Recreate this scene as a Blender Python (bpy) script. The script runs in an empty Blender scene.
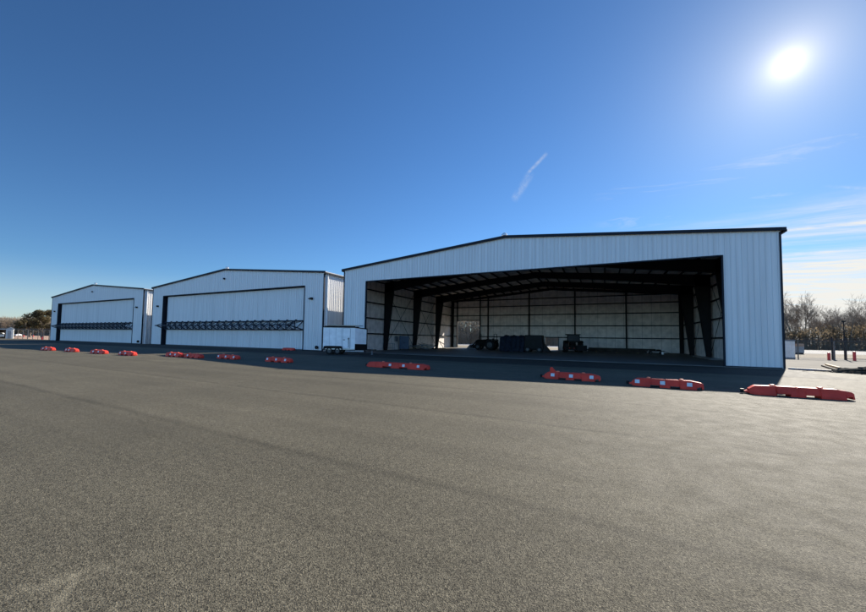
import bpy, math, random
from mathutils import Vector, Matrix
R_ = math.radians
S = bpy.context.scene
COL = S.collection
sin, cos, pi = math.sin, math.cos, math.pi

# ------------------------------------------------------------------ helpers
class MB:
    def __init__(s): s.v = []; s.f = []
    def quad(s, a, b, c, d):
        n = len(s.v); s.v += [tuple(a), tuple(b), tuple(c), tuple(d)]; s.f.append((n, n+1, n+2, n+3)); return s
    def poly(s, pts):
        n = len(s.v); s.v += [tuple(p) for p in pts]; s.f.append(tuple(range(n, n+len(pts)))); return s
    def box(s, x0, x1, y0, y1, z0, z1):
        n = len(s.v)
        s.v += [(x0,y0,z0),(x1,y0,z0),(x1,y1,z0),(x0,y1,z0),(x0,y0,z1),(x1,y0,z1),(x1,y1,z1),(x0,y1,z1)]
        for f in ((0,3,2,1),(4,5,6,7),(0,1,5,4),(1,2,6,5),(2,3,7,6),(3,0,4,7)): s.f.append(tuple(n+i for i in f))
        return s
    def bar(s, a, b, w, h=None, up=(0,0,1)):
        a = Vector(a); b = Vector(b); h = h or w
        d = (b-a).normalized(); u = Vector(up)
        if abs(d.dot(u)) > .98: u = Vector((1,0,0))
        r = d.cross(u).normalized(); u = r.cross(d)
        n = len(s.v)
        for p in (a, b):
            for i, j in ((-1,-1),(1,-1),(1,1),(-1,1)):
                s.v.append(tuple(p + r*(w/2*i) + u*(h/2*j)))
        for f in ((3,2,1,0),(4,5,6,7),(0,1,5,4),(1,2,6,5),(2,3,7,6),(3,0,4,7)): s.f.append(tuple(n+i for i in f))
        return s
    def tube(s, pts, rad, seg=8, cap=True):
        pts = [Vector(p) for p in pts]
        if not isinstance(rad, (list, tuple)): rad = [rad]*len(pts)
        n0 = len(s.v)
        for i, p in enumerate(pts):
            d = (pts[min(i+1, len(pts)-1)] - pts[max(i-1, 0)]).normalized()
            u = Vector((0,0,1)) if abs(d.z) < .9 else Vector((1,0,0))
            r = d.cross(u).normalized(); u = r.cross(d)
            for k in range(seg):
                a = 2*pi*k/seg; s.v.append(tuple(p + (r*cos(a) + u*sin(a))*rad[i]))
        for i in range(len(pts)-1):
            for k in range(seg):
                a = n0+i*seg+k; b = n0+i*seg+(k+1) % seg
                s.f.append((a, b, b+seg, a+seg))
        if cap:
            s.f.append(tuple(n0+k for k in reversed(range(seg))))
            s.f.append(tuple(n0+(len(pts)-1)*seg+k for k in range(seg)))
        return s
    def lathe(s, c, axis, prof, seg=20):
        # prof: (offset along axis, radius)
        c = Vector(c); ax = Vector(axis).normalized()
        u = Vector((0,0,1)) if abs(ax.z) < .9 else Vector((1,0,0))
        r = ax.cross(u).normalized(); u = r.cross(ax); n0 = len(s.v)
        for (o, rd) in prof:
            for k in range(seg):
                a = 2*pi*k/seg; s.v.append(tuple(c + ax*o + (r*cos(a)+u*sin(a))*max(rd, 1e-4)))
        for i in range(len(prof)-1):
            for k in range(seg):
                a = n0+i*seg+k; b = n0+i*seg+(k+1) % seg
                s.f.append((a, b, b+seg, a+seg))
        return s
    def prism(s, poly, y0, y1, axis='y'):
        # poly in (x,z) extruded along y, or (y,z) extruded along x
        n = len(s.v); k = len(poly)
        for t in (y0, y1):
            for (a, b) in poly: s.v.append((a, t, b) if axis == 'y' else (t, a, b))
        s.f.append(tuple(n+i for i in range(k))); s.f.append(tuple(n+k+i for i in reversed(range(k))))
        for i in range(k):
            j = (i+1) % k; s.f.append((n+i, n+k+i, n+k+j, n+j))
        return s
    def build(s, name, m, parent=None, smooth=False, loc=None, bevel=0):
        me = bpy.data.meshes.new(name); me.from_pydata(s.v, [], s.f); me.update()
        if m: me.materials.append(m)
        if smooth:
            me.shade_smooth()
        o = bpy.data.objects.new(name, me); COL.objects.link(o)
        if parent: o.parent = parent
        if loc: o.location = loc
        if bevel:
            b = o.modifiers.new('bevel', 'BEVEL'); b.width = bevel; b.segments = 2; b.limit_method = 'ANGLE'
        return o

def tag(o, label=None, cat=None, group=None, kind=None):
    if label: o['label'] = label
    if cat: o['category'] = cat
    if group: o['group'] = group
    if kind: o['kind'] = kind
    return o
def empty(name, loc, label, cat, rz=0, group=None):
    o = bpy.data.objects.new(name, None); COL.objects.link(o)
    o.location = loc; o.rotation_euler = (0, 0, rz); o.empty_display_size = .3
    return tag(o, label, cat, group)
def copy_tree(o, parent=None):
    c = o.copy(); COL.objects.link(c)
    if parent: c.parent = parent
    for ch in list(o.children): copy_tree(ch, c)
    return c

# ------------------------------------------------------------------ materials
def mat(name, col, rough=.6, metal=0., var=.12, scale=3., col2=None, bump=0., bscale=None, spec=.5, streak=None, coat=0):
    m = bpy.data.materials.new(name); m.use_nodes = True
    nt = m.node_tree; N = nt.nodes; L = nt.links; b = N['Principled BSDF']
    b.inputs['Roughness'].default_value = rough; b.inputs['Metallic'].default_value = metal
    b.inputs['Specular IOR Level'].default_value = spec
    if coat: b.inputs['Coat Weight'].default_value = coat
    tc = N.new('ShaderNodeTexCoord'); mp = N.new('ShaderNodeMapping'); L.new(tc.outputs['Object'], mp.inputs[0])
    if streak: mp.inputs['Scale'].default_value = streak
    n = N.new('ShaderNodeTexNoise'); n.inputs['Scale'].default_value = scale; n.inputs['Detail'].default_value = 6
    L.new(mp.outputs[0], n.inputs['Vector'])
    r = N.new('ShaderNodeValToRGB'); r.color_ramp.elements[0].position = .3; r.color_ramp.elements[1].position = .7
    c2 = col2 or tuple(min(1, c*(1+var)) for c in col); c1 = col if col2 else tuple(c*(1-var) for c in col)
    r.color_ramp.elements[0].color = (*c1, 1); r.color_ramp.elements[1].color = (*c2, 1)
    L.new(n.outputs['Fac'], r.inputs[0]); L.new(r.outputs[0], b.inputs['Base Color'])
    if bump:
        n2 = N.new('ShaderNodeTexNoise'); n2.inputs['Scale'].default_value = bscale or scale*6; n2.inputs['Detail'].default_value = 4
        L.new(mp.outputs[0], n2.inputs['Vector'])
        bp = N.new('ShaderNodeBump'); bp.inputs['Strength'].default_value = bump; bp.inputs['Distance'].default_value = .02
        L.new(n2.outputs['Fac'], bp.inputs['Height']); L.new(bp.outputs[0], b.inputs['Normal'])
    return m

M = {}
M['panel'] = mat('panel_white', (.64,.63,.615), .42, 0, .09, 1.0, streak=(3,3,.12), bump=.05, bscale=2, spec=.4)
M['roof'] = mat('roof_metal', (.45,.46,.47), .35, .3, .06, .6)
M['trim'] = mat('trim_navy', (.014,.018,.026), .6, 0, .1, spec=.15)
M['white'] = mat('white_paint', (.82,.82,.81), .4, 0, .10, 2.2)
M['liner'] = mat('liner_white', (.89,.815,.765), .55, 0, .06, 1.2, bump=.25, bscale=3, streak=(1,1,.5))
M['steel'] = mat('dark_steel', (.016,.016,.017), .6, 0, .15, spec=.15)
M['door_steel'] = mat('door_steel', (.018,.025,.038), .6, 0, .15, spec=.15)
M['slab'] = mat('slab', (.10,.095,.085), .6, 0, .25, .5, bump=.05)
M['rubber'] = mat('rubber', (.02,.02,.02), .8, 0, .2, 8, spec=.15)
M['red'] = mat('barrier_red', (.58,.040,.022), .6, 0, .2, 2.5, bump=.08, bscale=14, spec=.3)
M['redlite'] = mat('barrier_orange', (.75,.16,.08), .45, 0, .16, 2.5)
M['reflector'] = mat('reflector', (.55,.58,.60), .25, 0, .05)
M['black'] = mat('black_plastic', (.007,.007,.008), .5, 0, .2, spec=.15)
M['tarp'] = mat('tarp_blue', (.009,.014,.026), .6, 0, .35, 2.5, bump=.6, bscale=3, spec=.15)
M['machine'] = mat('machine_dark', (.007,.008,.007), .5, .1, .2, spec=.15)
M['machine2'] = mat('machine_green', (.035,.045,.03), .5, .1, .2)
M['glass'] = mat('dark_glass', (.01,.012,.015), .3, 0, .0, spec=.2)
M['wood'] = mat('weathered_timber', (.42,.31,.19), .8, 0, .3, 2, streak=(1,6,6))
M['darkwood'] = mat('dark_timber', (.05,.042,.035), .85, 0, .35, 2, spec=.15)
M['greysteel'] = mat('grey_steel', (.22,.24,.26), .5, .4, .2)
M['bluebox'] = mat('blue_paint', (.03,.065,.12), .5, 0, .12)
M['alu'] = mat('aluminium', (.5,.52,.54), .35, .8, .08)
M['chrome'] = mat('hub_metal', (.10,.10,.10), .5, .3, .1)
M['bark'] = mat('bark', (.13,.105,.08), .9, 0, .3, 2, streak=(6,6,1))
M['twig'] = mat('twigs', (.16,.125,.095), .9, 0, .25, .4)
M['brush'] = mat('brush', (.045,.038,.022), .9, 0, .5, .25, col2=(.12,.09,.055))
M['leaf'] = mat('evergreen_leaf', (.02,.026,.012), .7, 0, .4, .4, col2=(.055,.055,.028))
M['fence'] = mat('fence_steel', (.09,.09,.09), .5, .5, .15)
M['yard'] = mat('yard_concrete', (.125,.114,.094), .95, 0, .2, .5, bump=.3, bscale=20, spec=.2)
M['road'] = mat('road_concrete', (.22,.21,.19), .9, 0, .1, .1)
M['grass'] = mat('dry_grass', (.10,.08,.045), .95, 0, .3, .06, col2=(.18,.14,.08), bump=.5, bscale=3)
M['soil'] = mat('bare_soil', (.36,.23,.15), .95, 0, .15, .08, bump=.3, bscale=3)
M['shed'] = mat('shed_white', (.55,.54,.50), .6, 0, .06)
M['red_paint'] = mat('red_paint', (.5,.03,.03), .45, 0, .1)

def liner():
    m = M['liner']; nt = m.node_tree; N = nt.nodes; L = nt.links; b = N['Principled BSDF']
    src = b.inputs['Base Color'].links[0].from_socket
    tc = N.new('ShaderNodeTexCoord'); s = N.new('ShaderNodeSeparateXYZ'); L.new(tc.outputs['Object'], s.inputs[0])
    def mt(op, a, c):
        n = N.new('ShaderNodeMath'); n.operation = op
        for i, x in enumerate((a, c)):
            if isinstance(x, (int, float)): n.inputs[i].default_value = x
            else: L.new(x, n.inputs[i])
        return n.outputs[0]
    w = mt('FRACT', mt('DIVIDE', mt('ADD', s.outputs[0], s.outputs[1]), 1.22), 0)
    line = mt('LESS_THAN', w, .05)
    n1 = N.new('ShaderNodeTexNoise'); n1.inputs['Scale'].default_value = 1.6; n1.inputs['Detail'].default_value = 8; L.new(tc.outputs['Object'], n1.inputs['Vector'])
    r1 = N.new('ShaderNodeMapRange'); L.new(n1.outputs['Fac'], r1.inputs[0]); r1.inputs[1].default_value = .35; r1.inputs[2].default_value = .65; r1.inputs[3].default_value = .86; r1.inputs[4].default_value = 1.12
    f = mt('MULTIPLY', r1.outputs[0], mt('SUBTRACT', 1.0, mt('MULTIPLY', line, .35)))
    v = N.new('ShaderNodeVectorMath'); v.operation = 'SCALE'; L.new(src, v.inputs[0]); L.new(f, v.inputs['Scale']); L.new(v.outputs[0], b.inputs['Base Color'])
liner()
def translucent(m, k):
    nt = m.node_tree; N = nt.nodes; L = nt.links; b = N['Principled BSDF']; b.inputs['Specular IOR Level'].default_value = .1
    src = b.inputs['Base Color'].links[0].from_socket
    t = N.new('ShaderNodeBsdfTranslucent'); L.new(src, t.inputs['Color'])
    mx = N.new('ShaderNodeMixShader'); mx.inputs[0].default_value = k
    L.new(b.outputs[0], mx.inputs[1]); L.new(t.outputs[0], mx.inputs[2]); L.new(mx.outputs[0], N['Material Output'].inputs['Surface'])
M['brush'] = mat('brush', (.10,.078,.048), .9, 0, .5, .25, col2=(.26,.20,.13)); translucent(M['brush'], .5)
M['leaf'] = mat('evergreen_leaf', (.05,.045,.024), .7, 0, .4, .4, col2=(.15,.12,.065)); translucent(M['leaf'], .4)
M['thicket'] = mat('thicket_twigs', (.20,.165,.12), .9, 0, .5, .25, col2=(.36,.31,.24)); translucent(M['thicket'], .45)
M['twig'] = mat('twigs', (.22,.165,.115), .9, 0, .25, .4)
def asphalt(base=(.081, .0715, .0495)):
    m = bpy.data.materials.new('asphalt'); m.use_nodes = True
    nt = m.node_tree; N = nt.nodes; L = nt.links; b = N['Principled BSDF']
    tc = N.new('ShaderNodeTexCoord')
    def noise(sc, det=4, vec=None, rough=.6):
        n = N.new('ShaderNodeTexNoise'); n.inputs['Scale'].default_value = sc; n.inputs['Detail'].default_value = det
        n.inputs['Roughness'].default_value = rough
        L.new(vec or tc.outputs['Object'], n.inputs['Vector']); return n.outputs['Fac']
    def math_(op, a, c=None, d=None, clamp=False):
        n = N.new('ShaderNodeMath'); n.operation = op; n.use_clamp = clamp
        for i, x in enumerate((a, c, d)):
            if x is None: continue
            if isinstance(x, (int, float)): n.inputs[i].default_value = x
            else: L.new(x, n.inputs[i])
        return n.outputs[0]
    def mr(v, a, c, lo, hi):
        n = N.new('ShaderNodeMapRange'); L.new(v, n.inputs[0])
        for i, x in enumerate((a, c, lo, hi)): n.inputs[i+1].default_value = x
        return n.outputs[0]
    vo = N.new('ShaderNodeTexVoronoi'); vo.inputs['Scale'].default_value = 135; L.new(tc.outputs['Object'], vo.inputs['Vector'])
    vc = N.new('ShaderNodeSeparateColor'); L.new(vo.outputs['Color'], vc.inputs[0])
    stone = mr(vc.outputs[0], 0, 1, 0.25, 1.75)
    lite = mr(vc.outputs[1], .965, 1.0, 0, .9)
    grain = mr(noise(45, 4, None, .8), .34, .66, .68, 1.32)
    patch = mr(noise(.35, 6), .3, .7, .87, 1.13)
    mp = N.new('ShaderNodeMapping'); mp.inputs['Scale'].default_value = (.035, .9, 1); L.new(tc.outputs['Object'], mp.inputs[0])
    streak = mr(noise(1.0, 5, mp.outputs[0]), .3, .7, .86, 1.14)
    # paving lane joints: a tar line every 3.55 m, wandering a little
    sx = N.new('ShaderNodeSeparateXYZ'); L.new(tc.outputs['Object'], sx.inputs[0])
    wob = mr(noise(.25, 4), 0, 1, -.22, .22)
    y = math_('ADD', math_('ADD', sx.outputs[1], wob), math_('MULTIPLY', sx.outputs[0], .035))
    fr = math_('ABSOLUTE', math_('SUBTRACT', math_('FRACT', math_('DIVIDE', y, 3.55)), .5))
    seam = mr(fr, .462, .5, 0, 1)     # near .5 -> on the joint (y multiple of 3.55)
    seam = math_('MULTIPLY', seam, mr(noise(.9, 5), .3, .65, .35, 1))
    seamv = math_('SUBTRACT', 1.0, math_('MULTIPLY', seam, .36))
    # alternate lanes differ slightly in tone
    ln = math_('FRACT', math_('DIVIDE', math_('FLOOR', math_('DIVIDE', y, 3.55)), 2.0))
    lane = mr(ln, 0, .5, .97, 1.04)
    # pale scuff marks of their own shape
    mp2 = N.new('ShaderNodeMapping'); mp2.inputs['Location'].default_value = (2.1, -.6, 0); mp2.inputs['Rotation'].default_value = (0,0,.5); mp2.inputs['Scale'].default_value = (.55, 3., 1)
    L.new(tc.outputs['Object'], mp2.inputs[0])
    mid = mr(noise(13, 6, None, .85), .36, .64, .72, 1.28)
    v = math_('MULTIPLY', math_('MULTIPLY', stone, grain), mid); v = math_('MULTIPLY', v, patch); v = math_('MULTIPLY', v, streak)
    v = math_('MULTIPLY', v, seamv); v = math_('MULTIPLY', v, lane)
    def scuff(px, py, rx, ry, rot, k):
        g = N.new('ShaderNodeMapping'); g.vector_type = 'TEXTURE'
        g.inputs['Location'].default_value = (px, py, 0); g.inputs['Rotation'].default_value = (0,0,rot); g.inputs['Scale'].default_value = (rx, ry, 1)
        L.new(tc.outputs['Object'], g.inputs[0])
        ln_ = N.new('ShaderNodeVectorMath'); ln_.operation = 'LENGTH'; L.new(g.outputs[0], ln_.inputs[0])
        a = mr(ln_.outputs['Value'], .2, 1.0, 1, 0)
        return math_('MULTIPLY', math_('MULTIPLY', a, mr(noise(7, 6), .4, .65, 0, 1)), k)
    sc = scuff(-3.25, 1.12, .42, .12, 1.15, 1.1)
    sc = math_('ADD', sc, scuff(-3.0, .98, .35, .06, -.55, 1.0))
    sc = math_('ADD', sc, scuff(-7.2, 5.1, .7, .05, .35, .5))
    sc = math_('ADD', sc, scuff(-5.3, 22.3, .8, .14, .1, 1.5))
    v = math_('ADD', v, sc); v = math_('ADD', v, lite)
    mx = N.new('ShaderNodeVectorMath'); mx.operation = 'SCALE'; mx.inputs[0].default_value = base; L.new(v, mx.inputs['Scale'])
    L.new(mx.outputs[0], b.inputs['Base Color'])
    L.new(mr(noise(3, 4), .3, .7, .74, .84), b.inputs['Roughness'])
    b.inputs['Specular IOR Level'].default_value = .15
    bp = N.new('ShaderNodeBump'); bp.inputs['Strength'].default_value = 1.0; bp.inputs['Distance'].default_value = .0038
    L.new(math_('ADD', vo.outputs['Distance'], math_('MULTIPLY', noise(95, 3), .7)), bp.inputs['Height'])
    L.new(bp.outputs[0], b.inputs['Normal'])
    return m
M['asphalt'] = asphalt()
M['shadow_asphalt'] = asphalt((.034, .031, .025))  # darker asphalt copy, shade put into its base colour

def chainlink():
    m = bpy.data.materials.new('chain_link'); m.use_nodes = True
    nt = m.node_tree; N = nt.nodes; L = nt.links; b = N['Principled BSDF']
    b.inputs['Base Color'].default_value = (.12,.12,.12,1); b.inputs['Metallic'].default_value = .6; b.inputs['Roughness'].default_value = .5
    tc = N.new('ShaderNodeTexCoord')
    outs = []
    for ang in (pi/4, -pi/4):
        mp = N.new('ShaderNodeMapping'); mp.inputs['Rotation'].default_value = (0, ang, 0); L.new(tc.outputs['Object'], mp.inputs[0])
        s = N.new('ShaderNodeSeparateXYZ'); L.new(mp.outputs[0], s.inputs[0])
        f = N.new('ShaderNodeMath'); f.operation = 'MULTIPLY'; f.inputs[1].default_value = 1/.06; L.new(s.outputs[0], f.inputs[0])
        g = N.new('ShaderNodeMath'); g.operation = 'FRACT'; L.new(f.outputs[0], g.inputs[0])
        h = N.new('ShaderNodeMath'); h.operation = 'LESS_THAN'; h.inputs[1].default_value = .10; L.new(g.outputs[0], h.inputs[0]); outs.append(h.outputs[0])
    mx = N.new('ShaderNodeMath'); mx.operation = 'MAXIMUM'; L.new(outs[0], mx.inputs[0]); L.new(outs[1], mx.inputs[1])
    L.new(mx.outputs[0], b.inputs['Alpha'])
    return m
M['mesh'] = chainlink()

# ------------------------------------------------------------------ camera (solved from the photograph's perspective)
HC = 1.65
yaw, pitch, roll = .4552, .0483, .0151
f0 = Vector((-sin(yaw), cos(yaw), 0)); r0 = Vector((cos(yaw), sin(yaw), 0)); u0 = Vector((0,0,1))
f2 = f0*cos(pitch)+u0*sin(pitch); u2 = u0*cos(pitch)-f0*sin(pitch)
r3 = r0*cos(roll)+u2*sin(roll); u3 = u2*cos(roll)-r0*sin(roll)
cam = bpy.data.cameras.new('camera'); co = bpy.data.objects.new('camera', cam); COL.objects.link(co)
co.matrix_world = Matrix(((r3.x,u3.x,-f2.x,0),(r3.y,u3.y,-f2.y,0),(r3.z,u3.z,-f2.z,HC),(0,0,0,1)))
cam.sensor_width = 36; cam.sensor_fit = 'HORIZONTAL'; cam.lens = 345.95/866*36
cam.shift_x = -.85/866; cam.shift_y = 15.8/866
cam.clip_start = .05; cam.clip_end = 6000
S.camera = co

# ------------------------------------------------------------------ light
EL, AZ = R_(30.1), R_(20.4)
sd = Vector((sin(AZ)*cos(EL), cos(AZ)*cos(EL), sin(EL)))
sun = bpy.data.lights.new('sun', 'SUN'); so = bpy.data.objects.new('sun', sun); COL.objects.link(so)
sun.energy = 5.0; sun.angle = R_(.53); sun.color = (1, .93, .82)
so.rotation_euler = (-sd).to_track_quat('-Z', 'Y').to_euler()

W = bpy.data.worlds.new('World'); S.world = W; W.use_nodes = True
nt = W.node_tree; N = nt.nodes; L = nt.links; N.clear()
out = N.new('ShaderNodeOutputWorld'); bg = N.new('ShaderNodeBackground'); L.new(bg.outputs[0], out.inputs[0])
sky = N.new('ShaderNodeTexSky'); sky.sky_type = 'NISHITA'; sky.sun_disc = False
sky.sun_elevation = EL; sky.sun_rotation = AZ; sky.air_density = 1.0; sky.dust_density = .12; sky.ozone_density = 2.2; sky.altitude = 200
tc = N.new('ShaderNodeTexCoord')
def wm(op, a, c=None, d=None, clamp=False):
    n = N.new('ShaderNodeMath'); n.operation = op; n.use_clamp = clamp
    for i, x in enumerate((a, c, d)):
        if x is None: continue
        if isinstance(x, (int, float)): n.inputs[i].default_value = x
        else: L.new(x, n.inputs[i])
    return n.outputs[0]
def wr(v, a, c, lo, hi, smooth=False):
    n = N.new('ShaderNodeMapRange'); L.new(v, n.inputs[0])
    if smooth: n.interpolation_type = 'SMOOTHSTEP'
    for i, x in enumerate((a, c, lo, hi)): n.inputs[i+1].default_value = x
    return n.outputs[0]
def wdot(vec):
    n = N.new('ShaderNodeVectorMath'); n.operation = 'DOT_PRODUCT'; L.new(D, n.inputs[0]); n.inputs[1].default_value = vec
    return n.outputs['Value']
nrm = N.new('ShaderNodeVectorMath'); nrm.operation = 'NORMALIZE'; L.new(tc.outputs['Generated'], nrm.inputs[0]); D = nrm.outputs[0]
sep = N.new('ShaderNodeSeparateXYZ'); L.new(D, sep.inputs[0])
ang = wm('MULTIPLY', wm('ARCCOSINE', wm('MINIMUM', wdot(sd), .999999)), 180/pi)
core = wr(ang, .0, 1.1, 1, 0, True)
def expo(scale, k): return wm('MULTIPLY', wm('EXPONENT', wm('MULTIPLY', ang, -1/scale)), k)
glow = wm('ADD', wm('ADD', wm('MULTIPLY', core, 8.), expo(1.1, 4.2)), expo(4.8, 1.7))
# cirrus: wisps on a flat layer high above, thicker toward the sun side and the horizon
den = wm('ADD', wm('MAXIMUM', sep.outputs[2], 0), .06)
cx = wm('DIVIDE', sep.outputs[0], den); cy = wm('DIVIDE', sep.outputs[1], den)
cmb = N.new('ShaderNodeCombineXYZ'); L.new(cx, cmb.inputs[0]); L.new(cy, cmb.inputs[1])
mp = N.new('ShaderNodeMapping'); mp.inputs['Rotation'].default_value = (0,0,R_(38)); mp.inputs['Scale'].default_value = (.34, 1.15, 1); L.new(cmb.outputs[0], mp.inputs[0])
def wn(vec, sc, det, rough=.6, dist=0):
    n = N.new('ShaderNodeTexNoise'); n.inputs['Scale'].default_value = sc; n.inputs['Detail'].default_value = det
    n.inputs['Roughness'].default_value = rough; n.inputs['Distortion'].default_value = dist; L.new(vec, n.inputs['Vector']); return n.outputs['Fac']
wisp = wr(wn(mp.outputs[0], .9, 9, .62, 2.2), .35, .60, 0, 1)
fine = wr(wn(mp.outputs[0], 4.0, 9, .65, 1.2), .33, .68, .25, 1.2)
elev = wm('MULTIPLY', wm('ARCSINE', sep.outputs[2]), 180/pi)
azim = wm('MULTIPLY', wm('ARCTAN2', sep.outputs[0], sep.outputs[1]), 180/pi)
azm = wm('MULTIPLY', wr(azim, 1, 17, 0, 1, True), wr(azim, 95, 130, 1, 0, True))
elm = wr(elev, 13, 17, 1, 0, True)
cl = wm('MULTIPLY', wm('MULTIPLY', wm('MULTIPLY', wisp, fine), azm), elm)
# small ragged patches higher up
pt = wm('MULTIPLY', wm('MULTIPLY', wr(wn(mp.outputs[0], 3.2, 8, .65, .6), .56, .72, 0, .42), wm('MULTIPLY', wr(azim, -2, 4, 0, 1, True), wr(azim, 95, 130, 1, 0, True))), wm('MULTIPLY', wr(elev, 15, 17.5, 0, 1, True), wr(elev, 20.5, 24, 1, 0, True)))
veil = wm('MULTIPLY', wr(elev, 1, 13, .9, 0, True), azm)
hz = wm('MULTIPLY', wr(elev, 0, 9, .34, 0, True), 1.0)
def streak(n, mid, half, width, k, nsc=30):
    d_ = wm('ABSOLUTE', wdot(n)); rag = wr(wn(D, nsc*1.6, 6, .7), .36, .66, 0, 2.0)
    a = wr(d_, 0, R_(width), 1, 0, True)
    e = wr(wm('MULTIPLY', wm('ARCCOSINE', wm('MINIMUM', wdot(mid), .99999)), 180/pi), half*.75, half*1.15, 1, 0, True)
    return wm('MULTIPLY', wm('MULTIPLY', wm('MULTIPLY', a, e), rag), k)
st = streak((-.6023,-.4387,.6669), (-.1463,.882,.4481), 1.7, .40, .15)
st = wm('ADD', st, streak((-.7599,-.3905,.5198), (-.187,.897,.4006), 2.2, .85, .12))
st = wm('ADD', st, streak((-.2255,.3915,-.8921), (.40,.8666,.28), 5.6, .24, .9))
call = wm('ADD', wm('ADD', wm('ADD', cl, pt), st), wm('MULTIPLY', veil, 1.0), clamp=True)
call = wm('MAXIMUM', call, hz)
hsv = N.new('ShaderNodeHueSaturation'); hsv.inputs['Saturation'].default_value = 1.09; hsv.inputs['Value'].default_value = 1.0
L.new(sky.outputs[0], hsv.inputs['Color'])
tint = N.new('ShaderNodeMix'); tint.data_type = 'RGBA'; tint.blend_type = 'MULTIPLY'; tint.inputs['Factor'].default_value = 1
L.new(hsv.outputs[0], tint.inputs['A']); tint.inputs['B'].default_value = (.61, .89, 1.15, 1)
mixc = N.new('ShaderNodeMix'); mixc.data_type = 'RGBA'; L.new(call, mixc.inputs['Factor']); L.new(tint.outputs['Result'], mixc.inputs['A'])
CLOUD = 3.15
# sky raised behind the camera as added fill for hangar fronts, lowered sunward
vd = wdot((-sin(.4552), cos(.4552), 0))
side = wm('ADD', wr(vd, -.25, .5, .84, .34, True), wr(vd, .5, 1.0, 0, .09))
mul = N.new('ShaderNodeVectorMath'); mul.operation = 'SCALE'; L.new(tint.outputs['Result'], mul.inputs[0]); L.new(side, mul.inputs['Scale'])
L.new(mul.outputs[0], mixc.inputs['A'])
mixc.inputs['B'].default_value = (CLOUD*.99, CLOUD*.98, CLOUD*.93, 1)
gl = N.new('ShaderNodeVectorMath'); gl.operation = 'SCALE'; gl.inputs[0].default_value = (1, .84, .54); L.new(glow, gl.inputs['Scale'])
addc = N.new('ShaderNodeVectorMath'); addc.operation = 'ADD'; L.new(mixc.outputs['Result'], addc.inputs[0]); L.new(gl.outputs[0], addc.inputs[1])
L.new(addc.outputs[0], bg.inputs['Color']); bg.inputs['Strength'].default_value = .13
tag(so, None)

# ------------------------------------------------------------------ ground
def sheet(name, x0, x1, y0, y1, z, m, kind='structure', nx=1, ny=1):
    b = MB()
    for i in range(nx):
        for j in range(ny):
            xa = x0+(x1-x0)*i/nx; xb = x0+(x1-x0)*(i+1)/nx; ya = y0+(y1-y0)*j/ny; yb = y0+(y1-y0)*(j+1)/ny
            b.quad((xa,ya,z),(xb,ya,z),(xb,yb,z),(xa,yb,z))
    return tag(b.build(name, m), kind=kind)
sheet('ground', -3000, 3000, -1500, 4000, -.03, M['grass'])
sheet('apron', -150, 60, -60, 33, 0, M['asphalt'])
sheet('asphalt_path', -108, 13, 33, 66, -.004, M['asphalt'])
sheet('shadow_asphalt_strip', -112, 10.7, 23.2, 33, .004, M['shadow_asphalt'])  # dark sheet laid in to deepen the shadow in front of the hangars
sheet('yard', 10.9, 60, 30.0, 58, .006, M['yard'])
sheet('bare_field', -420, -108, 34, 120, -.02, M['soil'])
sheet('road', -60, 400, 84, 132, -.02, M['road'])

# ------------------------------------------------------------------ hangars
WD, DP, HE, HP = 36.58, 30.9, 9.17, 10.77
HW = WD/2
OL, OR, OH = 3.08-HW, 33.5-HW, 7.68
def ztop(x): return HP-(HP-HE)*abs(x)/HW
def ribbed(s0, s1, zlo, zhi, place, openings=(), pitch_=.305, flat=False, depth=.038):
    """ribbed sheet; place(s, off, z) -> 3D; zhi function of s"""
    xs = [s0, s1]
    if not flat:
        k = s0
        while k < s1:
            for d_ in (.11, .135, .17, .195):
                if s0 < k+d_ < s1: xs.append(k+d_)
            k += pitch_
    for o in openings: xs += [o[0], o[1]]
    if s0 < 0 < s1: xs.append(0)
    xs = sorted(set(round(x, 4) for x in xs))
    def off(x):
        if flat: return 0
        t = (x-s0) % pitch_
        if .11 < t < .135: return depth*(t-.11)/.025
        if .135 <= t <= .17: return depth
        if .17 < t < .195: return depth*(1-(t-.17)/.025)
        return 0
    b = MB()
    for a, c in zip(xs[:-1], xs[1:]):
        segs = [(zlo, None)]
        for o in openings:
            if o[0]-1e-3 <= (a+c)/2 <= o[1]+1e-3:
                ns = []
                for (lo, hi) in segs:
                    if o[2] > lo: ns.append((lo, o[2]))
                    ns.append((o[3], hi))
                segs = ns
        for lo, hi in segs:
            ha = zhi(a) if hi is None else hi; hc = zhi(c) if hi is None else hi
            b.quad(place(a, off(a), lo), place(c, off(c), lo), place(c, off(c), hc), place(a, off(a), ha))
    return b

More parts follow.
